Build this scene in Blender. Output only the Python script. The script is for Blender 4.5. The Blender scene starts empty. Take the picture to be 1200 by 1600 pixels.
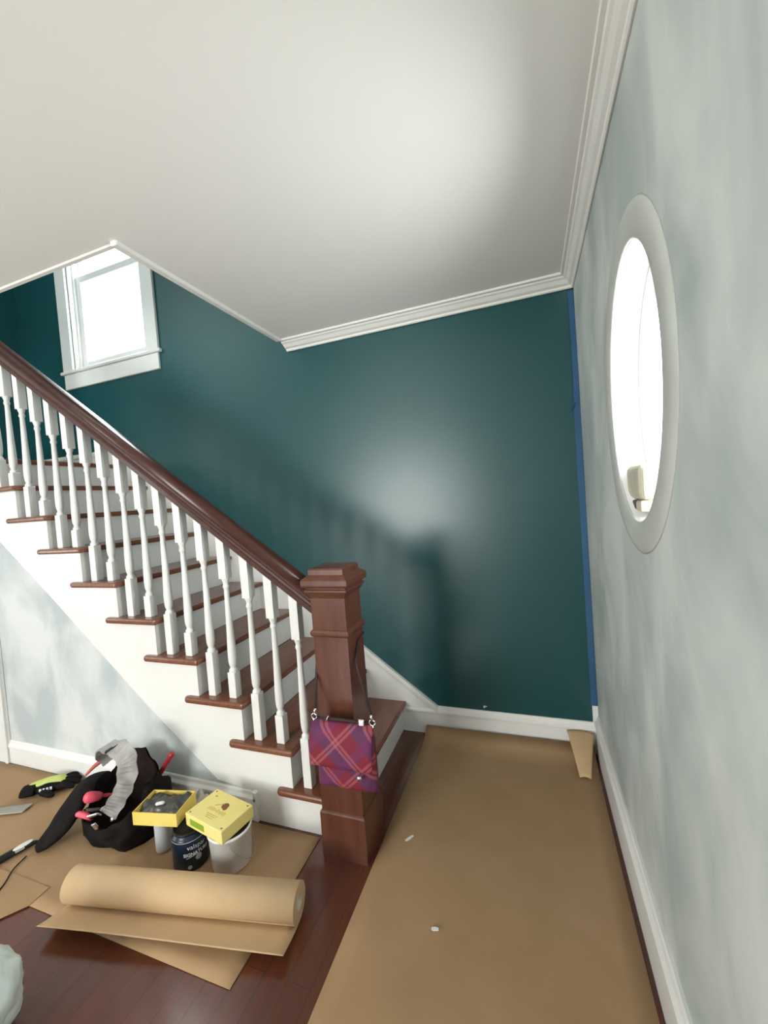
import bpy, bmesh, math, random
from mathutils import Vector, Matrix, noise

random.seed(7)
C = bpy.context.scene.collection
S = bpy.context.scene
PI = math.pi

# ------------------------------------------------------------------ camera
cam_d = bpy.data.cameras.new('camera')
cam = bpy.data.objects.new('camera', cam_d)
C.objects.link(cam)
yaw, pitch, roll, F = 0.3455, -0.0334, -0.0750, 634.06
fw = Vector((-math.sin(yaw)*math.cos(pitch), math.cos(yaw)*math.cos(pitch), math.sin(pitch)))
rt = Vector((math.cos(yaw), math.sin(yaw), 0))
up = rt.cross(fw)
rt2 = rt*math.cos(roll) + up*math.sin(roll)
up2 = -rt*math.sin(roll) + up*math.cos(roll)
M = Matrix((rt2, up2, -fw)).transposed().to_4x4()
M.translation = Vector((-0.2827, -2.4041, 1.4734))
cam.matrix_world = M
cam_d.sensor_fit = 'VERTICAL'
cam_d.sensor_height = 36.0
cam_d.lens = 36.0*F/1600.0
cam_d.clip_start = 0.02
S.camera = cam

# ------------------------------------------------------------------ world and daylight
w = bpy.data.worlds.new('world'); S.world = w
w.use_nodes = True
bg = w.node_tree.nodes['Background']
bg.inputs[0].default_value = (0.93, 0.97, 1.0, 1)
bg.inputs[1].default_value = 2.2

def area(name, loc, direction, sx, sy, power, col=(1, 1, 1)):
    l = bpy.data.lights.new(name, 'AREA')
    l.shape = 'RECTANGLE'; l.size = sx; l.size_y = sy; l.energy = power; l.color = col
    o = bpy.data.objects.new(name, l); C.objects.link(o)
    o.location = loc
    o.rotation_euler = Vector(direction).to_track_quat('-Z', 'Y').to_euler()
    return o
area('daylight_street_window', (-2.45, -5.12, 1.42), (0, 1, 0.22), 1.7, 1.6, 150, (1.0, 0.985, 0.955))
area('daylight_side_window', (-6.14, -3.55, 1.55), (1, 0, 0.22), 2.2, 1.8, 26, (1.0, 0.985, 0.955))
area('daylight_stair_window', (-3.385, 0.40, 3.4), (0, -1, 0), 0.95, 1.4, 85, (0.93, 0.97, 1.0))
area('daylight_oval_window', (0.34, -1.11, 1.73), (-1, 0, 0), 0.7, 0.85, 40, (0.98, 0.99, 1.0))

S.view_settings.view_transform = 'Standard'
S.view_settings.look = 'None'
S.view_settings.gamma = 1.0
S.view_settings.use_curve_mapping = False
S.view_settings.exposure = 0.42

# ------------------------------------------------------------------ materials
MATS = {}
def mat(name, col, rough=0.5, col2=None, scale=6.0, stretch=(1, 1, 1), lo=0.35, hi=0.65, bump=0.0,
        bump_scale=None, metallic=0.0, spec=0.5, coat=0.0, alpha=1.0, detail=6.0, rot=(0, 0, 0), distort=0.0, emit=0):
    if name in MATS: return MATS[name]
    m = bpy.data.materials.new(name); m.use_nodes = True
    nt = m.node_tree; b = nt.nodes['Principled BSDF']
    b.inputs['Base Color'].default_value = (*col, 1)
    b.inputs['Roughness'].default_value = rough
    b.inputs['Metallic'].default_value = metallic
    b.inputs['Specular IOR Level'].default_value = spec
    b.inputs['Coat Weight'].default_value = coat
    b.inputs['Alpha'].default_value = alpha
    if col2 or bump:
        tc = nt.nodes.new('ShaderNodeTexCoord'); mp = nt.nodes.new('ShaderNodeMapping')
        mp.inputs['Scale'].default_value = stretch; mp.inputs['Rotation'].default_value = rot
        nt.links.new(tc.outputs['Object'], mp.inputs['Vector'])
    if col2:
        n = nt.nodes.new('ShaderNodeTexNoise'); n.inputs['Scale'].default_value = scale
        n.inputs['Detail'].default_value = detail; n.inputs['Distortion'].default_value = distort
        nt.links.new(mp.outputs['Vector'], n.inputs['Vector'])
        r = nt.nodes.new('ShaderNodeValToRGB')
        r.color_ramp.elements[0].position = lo; r.color_ramp.elements[1].position = hi
        r.color_ramp.elements[0].color = (*col, 1); r.color_ramp.elements[1].color = (*col2, 1)
        nt.links.new(n.outputs['Fac'], r.inputs['Fac'])
        nt.links.new(r.outputs['Color'], b.inputs['Base Color'])
    if bump:
        n2 = nt.nodes.new('ShaderNodeTexNoise'); n2.inputs['Scale'].default_value = bump_scale or scale
        n2.inputs['Detail'].default_value = 4
        nt.links.new(mp.outputs['Vector'], n2.inputs['Vector'])
        bp = nt.nodes.new('ShaderNodeBump'); bp.inputs['Strength'].default_value = bump; bp.inputs['Distance'].default_value = 0.01
        nt.links.new(n2.outputs['Fac'], bp.inputs['Height'])
        nt.links.new(bp.outputs['Normal'], b.inputs['Normal'])
    MATS[name] = m
    return m

white = mat('white_gloss_paint', (0.80, 0.80, 0.78), 0.30, (0.76, 0.76, 0.74), 3)
ceil_m = mat('ceiling_paint', (0.83, 0.812, 0.775), 0.42, (0.80, 0.787, 0.75), 0.8, spec=0.4)
crown_m = mat('crown_paint', (0.84, 0.83, 0.79), 0.35, (0.81, 0.80, 0.76), 3)
green = mat('dark_teal_paint', (0.004, 0.060, 0.067), 0.33, (0.005, 0.066, 0.074), 1.2, bump=0.03, bump_scale=60, spec=0.62)
hall_m = mat('hall_paint', (0.66, 0.68, 0.66), 0.6, (0.62, 0.65, 0.63), 1.5)
skim = mat('brushed_primer_wall', (0.385, 0.44, 0.43), 0.55, (0.62, 0.655, 0.635), 2.6, stretch=(1.0, 1.3, 0.75), lo=0.36, hi=0.64,
           rot=(0.6, 0.0, 0.0), distort=0.45, detail=6, spec=0.3)
skim2 = mat('brushed_primer_understair', (0.44, 0.49, 0.505), 0.55, (0.65, 0.675, 0.675), 3.0, stretch=(1, 1, 0.65), lo=0.40, hi=0.62,
            rot=(0, 0.5, 0), distort=0.5, detail=5, spec=0.3)
oval_m = mat('oval_casing_primer', (0.45, 0.465, 0.435), 0.5, (0.50, 0.52, 0.49), 5, spec=0.25)
stain = mat('dark_red_stained_wood', (0.052, 0.016, 0.011), 0.30, (0.066, 0.021, 0.014), 9, stretch=(0.5, 4, 4), spec=0.4, coat=0.1)
newel_m = mat('newel_stained_wood', (0.088, 0.029, 0.017), 0.28, (0.120, 0.044, 0.027), 7, stretch=(4, 4, 0.5), spec=0.4, coat=0.1)
tread_m = mat('tread_stained_wood', (0.165, 0.056, 0.028), 0.27, (0.200, 0.074, 0.038), 8, stretch=(5, 0.6, 4), coat=0.15)
kraft = mat('kraft_paper', (0.365, 0.232, 0.124), 0.65, (0.40, 0.258, 0.142), 5, spec=0.2, bump=0.06, bump_scale=8)
kraft2 = mat('kraft_paper_roll', (0.56, 0.385, 0.22), 0.6, (0.60, 0.42, 0.245), 5, spec=0.25)
black = mat('black_canvas', (0.006, 0.005, 0.005), 0.75, (0.012, 0.010, 0.010), 20, bump=0.2, bump_scale=150, spec=0.12)
blk_pl = mat('black_plastic', (0.008, 0.008, 0.009), 0.4, (0.014, 0.014, 0.014), 10, spec=0.3)
inside_m = mat('dark_brown_lining', (0.012, 0.007, 0.007), 0.8, (0.030, 0.017, 0.015), 9, spec=0.12)
grey_w = mat('grey_webbing', (0.22, 0.21, 0.20), 0.55, (0.42, 0.41, 0.40), 14, bump=0.2, bump_scale=60)
pink = mat('pink_rubber', (0.75, 0.07, 0.13), 0.45, (0.82, 0.13, 0.19), 8)
red = mat('red_plastic', (0.28, 0.012, 0.02), 0.35, (0.34, 0.02, 0.03), 8)
redtrim = mat('faded_red_trim', (0.45, 0.07, 0.06), 0.6, (0.6, 0.16, 0.13), 12)
chrome = mat('chrome_metal', (0.75, 0.75, 0.76), 0.18, (0.68, 0.68, 0.7), 20, metallic=1)
steel = mat('dull_grey_steel', (0.36, 0.35, 0.31), 0.5, (0.42, 0.41, 0.37), 14, metallic=0.4)
lime = mat('lime_green_fabric', (0.50, 0.58, 0.14), 0.7, (0.60, 0.66, 0.24), 15)
navy = mat('navy_can_label', (0.004, 0.012, 0.030), 0.28, (0.006, 0.020, 0.042), 4)
can_wh = mat('white_plastic', (0.70, 0.70, 0.68), 0.4, (0.74, 0.73, 0.70), 6)
bucket_m = mat('white_paint_bucket', (0.82, 0.82, 0.80), 0.4, (0.74, 0.73, 0.69), 5, lo=0.55, hi=0.75)
bottle_m = mat('frosted_plastic', (0.52, 0.56, 0.58), 0.35, (0.58, 0.61, 0.62), 5)
yellow = mat('yellow_card', (0.80, 0.60, 0.13), 0.5, (0.84, 0.66, 0.18), 6)
yellow2 = mat('pale_yellow_card', (0.82, 0.70, 0.22), 0.5, (0.84, 0.73, 0.28), 6)
ylw_dk = mat('yellow_card_edge', (0.62, 0.52, 0.11), 0.55, (0.66, 0.56, 0.14), 6)
gold_ink = mat('gold_ink', (0.50, 0.36, 0.06), 0.6, (0.55, 0.40, 0.08), 10)
brown_ink = mat('brown_ink', (0.20, 0.07, 0.015), 0.6, (0.26, 0.10, 0.03), 10)
green_ink = mat('green_ink', (0.22, 0.36, 0.015), 0.6, (0.26, 0.40, 0.03), 10)
dark_gr = mat('dark_grey_plastic', (0.045, 0.045, 0.04), 0.3, (0.11, 0.11, 0.10), 18)
cream = mat('cream_plastic', (0.50, 0.46, 0.36), 0.45, (0.54, 0.50, 0.40), 6)
dkbrown = mat('dark_brown_plastic', (0.05, 0.035, 0.015), 0.5, (0.07, 0.05, 0.025), 8)
tape_m = mat('blue_masking_tape', (0.020, 0.085, 0.19), 0.6, (0.030, 0.11, 0.23), 7, stretch=(1, 1, 0.4))
scrap_m = mat('white_scrap', (0.8, 0.8, 0.78), 0.6, (0.74, 0.74, 0.7), 10)
print_w = mat('white_print', (0.78, 0.79, 0.80), 0.5, (0.74, 0.75, 0.76), 10)
print_g = mat('grey_print', (0.40, 0.42, 0.45), 0.5, (0.46, 0.48, 0.5), 10)
strap_m = mat('dark_brown_leather', (0.018, 0.008, 0.007), 0.75, (0.035, 0.015, 0.012), 20)

def floor_material():
    m = bpy.data.materials.new('dark_wood_floor'); m.use_nodes = True
    nt = m.node_tree; b = nt.nodes['Principled BSDF']
    tc = nt.nodes.new('ShaderNodeTexCoord'); mp = nt.nodes.new('ShaderNodeMapping')
    mp.inputs['Rotation'].default_value = (0, 0, PI/2)
    br = nt.nodes.new('ShaderNodeTexBrick')
    br.inputs['Color1'].default_value = (0.125, 0.036, 0.018, 1); br.inputs['Color2'].default_value = (0.150, 0.046, 0.024, 1)
    br.inputs['Mortar'].default_value = (0.085, 0.024, 0.012, 1)
    br.inputs['Scale'].default_value = 1.0; br.inputs['Mortar Size'].default_value = 0.0012
    br.inputs['Brick Width'].default_value = 1.4; br.inputs['Row Height'].default_value = 0.083
    br.offset = 0.37
    n = nt.nodes.new('ShaderNodeTexNoise'); n.inputs['Scale'].default_value = 9
    mp2 = nt.nodes.new('ShaderNodeMapping'); mp2.inputs['Scale'].default_value = (5, 0.5, 1)
    mx = nt.nodes.new('ShaderNodeMixRGB'); mx.blend_type = 'MULTIPLY'; mx.inputs['Fac'].default_value = 0.5
    nt.links.new(tc.outputs['Object'], mp.inputs['Vector']); nt.links.new(mp.outputs['Vector'], br.inputs['Vector'])
    nt.links.new(tc.outputs['Object'], mp2.inputs['Vector']); nt.links.new(mp2.outputs['Vector'], n.inputs['Vector'])
    nt.links.new(br.outputs['Color'], mx.inputs['Color1']); nt.links.new(n.outputs['Color'], mx.inputs['Color2'])
    nt.links.new(mx.outputs['Color'], b.inputs['Base Color'])
    b.inputs['Roughness'].default_value = 0.24; b.inputs['Coat Weight'].default_value = 0.3; b.inputs['Coat Roughness'].default_value = 0.2
    return m
floor_m = floor_material()

def plaid_material():
    m = bpy.data.materials.new('plaid_fabric'); m.use_nodes = True
    nt = m.node_tree; b = nt.nodes['Principled BSDF']; L = nt.links.new
    tc = nt.nodes.new('ShaderNodeTexCoord')
    def band(rot, period, off, width):
        mp = nt.nodes.new('ShaderNodeMapping'); mp.inputs['Rotation'].default_value = (0, rot, 0)
        L(tc.outputs['Object'], mp.inputs['Vector'])
        sx = nt.nodes.new('ShaderNodeSeparateXYZ'); L(mp.outputs['Vector'], sx.inputs[0])
        a = nt.nodes.new('ShaderNodeMath'); a.operation = 'ADD'; a.inputs[1].default_value = off + 10*period; L(sx.outputs['X'], a.inputs[0])
        f = nt.nodes.new('ShaderNodeMath'); f.operation = 'MODULO'; f.inputs[1].default_value = period; L(a.outputs[0], f.inputs[0])
        g = nt.nodes.new('ShaderNodeMath'); g.operation = 'LESS_THAN'; g.inputs[1].default_value = width; L(f.outputs[0], g.inputs[0])
        return g.outputs[0]
    col = None
    base = nt.nodes.new('ShaderNodeRGB'); base.outputs[0].default_value = (0.17, 0.008, 0.026, 1); col = base.outputs[0]
    for rot, period, off, wd, c, fac in [
            (PI/4, 0.13, 0.045, 0.055, (0.062, 0.022, 0.090, 1), 0.7), (-PI/4, 0.15, 0.10, 0.04, (0.13, 0.016, 0.085, 1), 0.6),
            (PI/4, 0.13, 0.0, 0.010, (0.48, 0.15, 0.15, 1), 0.32), (PI/4, 0.13, -0.016, 0.010, (0.48, 0.15, 0.15, 1), 0.32),
            (-PI/4, 0.15, 0.03, 0.010, (0.48, 0.15, 0.15, 1), 0.32), (-PI/4, 0.15, 0.014, 0.010, (0.48, 0.15, 0.15, 1), 0.32)]:
        mx = nt.nodes.new('ShaderNodeMixRGB'); f = band(rot, period, off, wd)
        k = nt.nodes.new('ShaderNodeMath'); k.operation = 'MULTIPLY'; k.inputs[1].default_value = fac; L(f, k.inputs[0])
        L(k.outputs[0], mx.inputs['Fac']); L(col, mx.inputs['Color1']); mx.inputs['Color2'].default_value = c
        col = mx.outputs['Color']
    L(col, b.inputs['Base Color']); b.inputs['Roughness'].default_value = 0.8
    return m
plaid = plaid_material()
bag_side = mat('plum_red_fabric', (0.24, 0.015, 0.045), 0.8, (0.32, 0.03, 0.06), 15)

def glass_material(name, tint, gloss):
    m = bpy.data.materials.new(name); m.use_nodes = True
    nt = m.node_tree; nt.nodes.remove(nt.nodes['Principled BSDF'])
    out = nt.nodes['Material Output']
    t = nt.nodes.new('ShaderNodeBsdfTransparent'); t.inputs[0].default_value = (*tint, 1)
    g = nt.nodes.new('ShaderNodeBsdfGlossy'); g.inputs['Roughness'].default_value = 0.03
    mx = nt.nodes.new('ShaderNodeMixShader'); mx.inputs[0].default_value = gloss
    nt.links.new(t.outputs[0], mx.inputs[1]); nt.links.new(g.outputs[0], mx.inputs[2]); nt.links.new(mx.outputs[0], out.inputs[0])
    return m
glass_m = glass_material('window_glass', (0.96, 0.98, 0.97), 0.06)

def clear_bag_material():
    m = bpy.data.materials.new('clear_plastic_bag'); m.use_nodes = True
    nt = m.node_tree; b = nt.nodes['Principled BSDF']
    b.inputs['Base Color'].default_value = (0.66, 0.74, 0.71, 1); b.inputs['Roughness'].default_value = 0.3
    b.inputs['Alpha'].default_value = 0.82
    tc = nt.nodes.new('ShaderNodeTexCoord'); n = nt.nodes.new('ShaderNodeTexNoise'); n.inputs['Scale'].default_value = 14
    bp = nt.nodes.new('ShaderNodeBump'); bp.inputs['Strength'].default_value = 0.5; bp.inputs['Distance'].default_value = 0.02
    nt.links.new(tc.outputs['Object'], n.inputs['Vector']); nt.links.new(n.outputs['Fac'], bp.inputs['Height']); nt.links.new(bp.outputs['Normal'], b.inputs['Normal'])
    return m
clear_bag = clear_bag_material()

# ------------------------------------------------------------------ mesh helpers
def link(name, bm, m, parent=None, loc=None):
    bmesh.ops.recalc_face_normals(bm, faces=bm.faces)
    me = bpy.data.meshes.new(name); bm.to_mesh(me); bm.free()
    for k in (m if isinstance(m, (list, tuple)) else [m]): me.materials.append(k)
    o = bpy.data.objects.new(name, me); C.objects.link(o)
    if parent: o.parent = parent
    if loc: o.location = loc
    return o
def empty(name, loc, label, cat, group=None, kind=None, rotz=0):
    o = bpy.data.objects.new(name, None); C.objects.link(o); o.location = loc; o.rotation_euler = (0, 0, rotz)
    o.empty_display_size = 0.05
    return tag(o, label, cat, group, kind)
def tag(o, label, cat=None, group=None, kind=None):
    o['label'] = label
    if cat: o['category'] = cat
    if group: o['group'] = group
    if kind: o['kind'] = kind
    return o
def bx(bm, x0, x1, y0, y1, z0, z1, bev=0.0, seg=2, mi=0):
    r = bmesh.ops.create_cube(bm, size=1.0)
    vs = r['verts']
    for v in vs:
        v.co = Vector((x0+(v.co.x+.5)*(x1-x0), y0+(v.co.y+.5)*(y1-y0), z0+(v.co.z+.5)*(z1-z0)))
    if mi:
        for f in {f for v in vs for f in v.link_faces}: f.material_index = mi
    if bev:
        es = list({e for v in vs for e in v.link_edges})
        bmesh.ops.bevel(bm, geom=es, offset=bev, segments=seg, profile=0.5, affect='EDGES')
    return vs
def prism(bm, pts, axis, a0, a1, bev=0.0, smooth=False):
    """polygon pts (two coords) extruded along axis from a0 to a1"""
    def mk(p, a):
        return {'x': (a, p[0], p[1]), 'y': (p[0], a, p[1]), 'z': (p[0], p[1], a)}[axis]
    A = [bm.verts.new(mk(p, a0)) for p in pts]; B = [bm.verts.new(mk(p, a1)) for p in pts]
    n = len(pts)
    bm.faces.new(A); bm.faces.new(B[::-1])
    for i in range(n):
        f = bm.faces.new((A[i], A[(i+1) % n], B[(i+1) % n], B[i])); f.smooth = smooth
    if bev:
        es = [e for e in {e for v in A+B for e in v.link_edges}]
        bmesh.ops.bevel(bm, geom=es, offset=bev, segments=2, profile=0.5, affect='EDGES')
def lathe(bm, prof, n=24, c=(0, 0, 0), cap=True, smooth=True, mi=0):
    rings = []
    for r, z in prof:
        rings.append([bm.verts.new((c[0]+r*math.cos(2*PI*k/n), c[1]+r*math.sin(2*PI*k/n), c[2]+z)) for k in range(n)])
    for a, b in zip(rings, rings[1:]):
        for k in range(n):
            f = bm.faces.new((a[k], a[(k+1) % n], b[(k+1) % n], b[k])); f.smooth = smooth; f.material_index = mi
    if cap:
        f = bm.faces.new(rings[0][::-1]); f.material_index = mi
        f = bm.faces.new(rings[-1]); f.material_index = mi
def tube(bm, path, rad, n=10, flat=1.0, smooth=True):
    """round tube along a polyline; rad number or list"""
    P = [Vector(p) for p in path]; rings = []
    ref = Vector((0, 0, 1))
    for i, p in enumerate(P):
        t = (P[min(i+1, len(P)-1)] - P[max(i-1, 0)]).normalized()
        if abs(t.dot(ref)) > .95: ref = Vector((1, 0, 0)) if abs(t.x) < .9 else Vector((0, 1, 0))
        u = t.cross(ref).normalized(); v = u.cross(t)
        r = rad[i] if isinstance(rad, (list, tuple)) else rad
        rings.append([bm.verts.new(p+u*r*math.cos(2*PI*k/n)+v*r*flat*math.sin(2*PI*k/n)) for k in range(n)])
    for a, b in zip(rings, rings[1:]):
        for k in range(n):
            bm.faces.new((a[k], a[(k+1) % n], b[(k+1) % n], b[k])).smooth = smooth
    bm.faces.new(rings[0][::-1]); bm.faces.new(rings[-1])
def ribbon(bm, path, width, thick, side):
    """flat strap along a polyline, side = width direction (vector or list)"""
    P = [Vector(p) for p in path]; rings = []
    for i, p in enumerate(P):
        t = (P[min(i+1, len(P)-1)] - P[max(i-1, 0)]).normalized()
        s = Vector(side[i] if isinstance(side, list) else side); s = (s - t*s.dot(t)).normalized(); u = t.cross(s)
        wd = width[i] if isinstance(width, list) else width
        rings.append([bm.verts.new(p+s*a*wd/2+u*b*thick/2) for a, b in ((-1, -1), (1, -1), (1, 1), (-1, 1))])
    for a, b in zip(rings, rings[1:]):
        for k in range(4):
            bm.faces.new((a[k], a[(k+1) % 4], b[(k+1) % 4], b[k]))
    bm.faces.new(rings[0][::-1]); bm.faces.new(rings[-1])
def smoothpath(pts, n=6):
    """Catmull-Rom"""
    P = [Vector(p) for p in pts]; out = []
    for i in range(len(P)-1):
        p0, p1, p2, p3 = P[max(i-1, 0)], P[i], P[i+1], P[min(i+2, len(P)-1)]
        for k in range(n):
            t = k/n
            out.append(0.5*((2*p1)+(-p0+p2)*t+(2*p0-5*p1+4*p2-p3)*t*t+(-p0+3*p1-3*p2+p3)*t**3))
    out.append(P[-1]); return out
def sheet(bm, fn, nu, nv, thick):
    """closed thin sheet from a function (u,v)->Vector"""
    T = [[bm.verts.new(fn(i/nu, j/nv)) for j in range(nv+1)] for i in range(nu+1)]
    B = [[bm.verts.new(fn(i/nu, j/nv) - Vector((0, 0, thick))) for j in range(nv+1)] for i in range(nu+1)]
    for i in range(nu):
        for j in range(nv):
            bm.faces.new((T[i][j], T[i+1][j], T[i+1][j+1], T[i][j+1])).smooth = True
            bm.faces.new((B[i][j], B[i][j+1], B[i+1][j+1], B[i+1][j])).smooth = True
    for i in range(nu):
        bm.faces.new((T[i][0], B[i][0], B[i+1][0], T[i+1][0])); bm.faces.new((T[i][nv], T[i+1][nv], B[i+1][nv], B[i][nv]))
    for j in range(nv):
        bm.faces.new((T[0][j], T[0][j+1], B[0][j+1], B[0][j])); bm.faces.new((T[nu][j], B[nu][j], B[nu][j+1], T[nu][j+1]))
def NB(): return bmesh.new()

# ------------------------------------------------------------------ dimensions
H, W, OPX, OPY, UP = 2.55, 0.873, -1.75, -1.195, 4.9      # ceiling, stair width, ceiling opening, upper ceiling
R, T, NOSE, NS = 0.19, 0.2505, -1.089, 10                  # rise, run, first nosing, steps
LX = -4.50                                                # stair end wall
BX, LWX, BKY = 0.0, -6.0, -5.0
def nose(i): return NOSE - T*(i-1)
LAND = nose(NS)

# ------------------------------------------------------------------ room shell
bm = NB(); bx(bm, LWX, 0.1, BKY, 0.1, -0.08, 0.0)
tag(link('floor', bm, floor_m), 'dark red-brown glossy hardwood floor', 'floor', kind='structure')

WX0, WX1, WZ0, WZ1 = -3.80, -2.975, 2.735, 4.05              # stair window opening
bm = NB()
bx(bm, OPX, 0.0, 0, 0.14, 0, H+0.12); bx(bm, WX1, OPX, 0, 0.14, 0, UP)
bx(bm, WX0, WX1, 0, 0.14, 0, WZ0); bx(bm, WX0, WX1, 0, 0.14, WZ1, UP); bx(bm, LX-0.14, WX0, 0, 0.14, 0, UP)
tag(link('wall_back', bm, green), 'dark teal painted wall behind the staircase', 'wall', kind='structure')

bm = NB(); bx(bm, LX-0.14, LX, -1.33, 0, 0, UP)
tag(link('wall_stair_end', bm, green), 'teal end wall of the stair landing beside the window', 'wall', kind='structure')

# right wall with the oval hole
OY, OZ, OA, OB = -1.118, 1.726, 0.272, 0.368
def ell(a, k=0.0): return OY + (OA+k)*math.cos(a), OZ + (OB+k)*math.sin(a)
bm = NB()
y0, y1, z0, z1 = BKY, 0.0, 0.0, H+0.12
angs = sorted([2*PI*k/72 for k in range(72)] + [math.atan2(zz-OZ, yy-OY) % (2*PI) for yy in (y0, y1) for zz in (z0, z1)])
def rect_hit(a):
    c, s = math.cos(a), math.sin(a); t = 1e9
    if c > 1e-9: t = min(t, (y1-OY)/c)
    if c < -1e-9: t = min(t, (y0-OY)/c)
    if s > 1e-9: t = min(t, (z1-OZ)/s)
    if s < -1e-9: t = min(t, (z0-OZ)/s)
    return OY+c*t, OZ+s*t
def el_dir(a):
    c, s = math.cos(a), math.sin(a); t = 1/math.sqrt((c/OA)**2+(s/OB)**2); return OY+c*t, OZ+s*t
rg = {}
for x in (0.0, 0.16):
    for nm, fn in (('i', el_dir), ('o', rect_hit)):
        rg[nm, x] = [bm.verts.new((x, *fn(a))) for a in angs]
n = len(angs)
for k in range(n):
    q = (k+1) % n
    bm.faces.new((rg['i', 0.0][k], rg['i', 0.0][q], rg['o', 0.0][q], rg['o', 0.0][k]))
    bm.faces.new((rg['i', 0.16][k], rg['o', 0.16][k], rg['o', 0.16][q], rg['i', 0.16][q]))
    bm.faces.new((rg['i', 0.0][k], rg['i', 0.16][k], rg['i', 0.16][q], rg['i', 0.0][q])).smooth = True
    bm.faces.new((rg['o', 0.0][k], rg['o', 0.0][q], rg['o', 0.16][q], rg['o', 0.16][k]))
tag(link('wall_right', bm, skim), 'pale grey wall with brushed primer patches and an oval window', 'wall', kind='structure')

# ceiling with the stairwell opening, a slab 0.12 thick
bm = NB()
bx(bm, OPX, 0.16, BKY, 0.0, H, H+0.12); bx(bm, LWX, OPX, BKY, OPY, H, H+0.12); bx(bm, LWX, LX-.14, OPY, 0.14, H, H+0.12)
tag(link('ceiling', bm, ceil_m), 'off-white painted ceiling with a stairwell opening', 'ceiling', kind='structure')
bm = NB()
bx(bm, LX-0.14, OPX+0.1, OPY-0.1, OPY-0.0, H+0.12, UP); bx(bm, OPX, OPX+0.1, OPY, 0, H+0.12, UP)
bx(bm, LX-0.14, OPX+0.1, OPY-0.1, 0.14, UP, UP+0.08)
tag(link('wall_upper_hall', bm, hall_m), 'upper stairwell walls above the ceiling opening', 'wall', kind='structure')

# far walls behind the camera, with their windows
def wall_with_hole(name, label, axis, pos, thick, a0, a1, h0, h1, v0, v1):
    bm = NB()
    def b(p0, p1, q0, q1):
        if axis == 'y': bx(bm, p0, p1, min(pos, pos+thick), max(pos, pos+thick), q0, q1)
        else: bx(bm, min(pos, pos+thick), max(pos, pos+thick), p0, p1, q0, q1)
    b(a0, h0, 0, H); b(h1, a1, 0, H); b(h0, h1, 0, v0); b(h0, h1, v1, H)
    tag(link(name, bm, hall_m), label, 'wall', kind='structure')
wall_with_hole('wall_front', 'light grey wall with a street window facing the teal wall', 'y', BKY, -0.1, LWX, 0.16, -3.2, -1.7, 0.7, 2.15)
wall_with_hole('wall_left', 'light grey side wall with a wide window', 'x', LWX, -0.1, BKY, 0.14, -4.6, -2.5, 0.7, 2.4)
bm = NB(); bx(bm, LWX, LX-0.14, -W, -W+0.1, 0, H)
tag(link('wall_side_room', bm, hall_m), 'light grey wall past the stair landing', 'wall', kind='structure')

def sash_window(name, label, axis, pos, h0, h1, v0, v1, s):
    e = empty(name, ((h0+h1)/2, pos, v0) if axis == 'y' else (pos, (h0+h1)/2, v0), label, 'window', kind='structure')
    ox, oy, oz = e.location
    def part(nm, boxes, m):
        bm = NB()
        for p0, p1, q0, q1, d0, d1 in boxes:
            d = sorted((pos+s*d0, pos+s*d1))
            if axis == 'y': bx(bm, p0-ox, p1-ox, d[0]-oy, d[1]-oy, q0-oz, q1-oz)
            else: bx(bm, d[0]-ox, d[1]-ox, p0-oy, p1-oy, q0-oz, q1-oz)
        return link(nm, bm, m, e)
    c = 0.1
    part('casing', [(h0-c, h0, v0-c, v1+c, -.02, 0), (h1, h1+c, v0-c, v1+c, -.02, 0), (h0, h1, v1, v1+c, -.02, 0), (h0, h1, v0-c, v0, -.02, 0)], white)
    mid = (h0+h1)/2; vm = (v0+v1)/2
    part('sash', [(h0, h0+.05, v0, v1, .03, .07), (h1-.05, h1, v0, v1, .03, .07), (mid-.04, mid+.04, v0, v1, .03, .07),
                  (h0, h1, v0, v0+.06, .031, .069), (h0, h1, v1-.05, v1, .031, .069), (h0, h1, vm-.02, vm+.02, .031, .069)], white)
    part('glass', [(h0, h1, v0, v1, .048, .052)], glass_m)
sash_window('window_3', 'white double window in the wall opposite the teal wall', 'y', BKY, -3.2, -1.7, 0.7, 2.15, -1)
sash_window('window_4', 'white wide window in the side wall of the room', 'x', LWX, -4.6, -2.5, 0.7, 2.4, -1)

# ------------------------------------------------------------------ stair window
e = empty('window_1', ((WX0+WX1)/2, 0, WZ0), 'white sash window high on the teal wall over the stair landing', 'window', kind='structure')
ox, oz = e.location.x, e.location.z
def wp(nm, boxes, m, bev=0.003, parent=None):
    bm = NB()
    for a, b, c, d, f, g in boxes: bx(bm, a-ox, b-ox, c, d, f-oz, g-oz, bev, 1)
    return link(nm, bm, m, parent or e)
cw = 0.118
wp('casing', [(WX0-cw, WX0, -.022, 0, WZ0, WZ1+cw)], white)
wp('casing', [(WX1, WX1+cw, -.022, 0, WZ0, WZ1+cw)], white)
wp('head_casing', [(WX0, WX1, -.022, 0, WZ1, WZ1+cw)], white)
wp('sill', [(WX0-cw-.025, WX1+cw+.025, -.034, 0.0, WZ0-.026, WZ0), (WX0+.001, WX1-.001, 0, .13, WZ0-.02, WZ0)], white, .006)
wp('apron', [(WX0-cw+.005, WX1+cw-.005, -.02, 0, WZ0-.15, WZ0-.028)], white)
wp('jamb', [(WX0, WX0+.02, .0, .139, WZ0, WZ1), (WX0+.02, WX0+.034, .03, .05, WZ0, WZ1)], white)
wp('jamb', [(WX1-.02, WX1, .0, .139, WZ0, WZ1), (WX1-.034, WX1-.02, .03, .05, WZ0, WZ1)], white)
wp('jamb_head', [(WX0, WX1, .0, .139, WZ1-.02, WZ1)], white)
sx0, sx1, zm = WX0+.02, WX1-.02, 3.52
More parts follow.
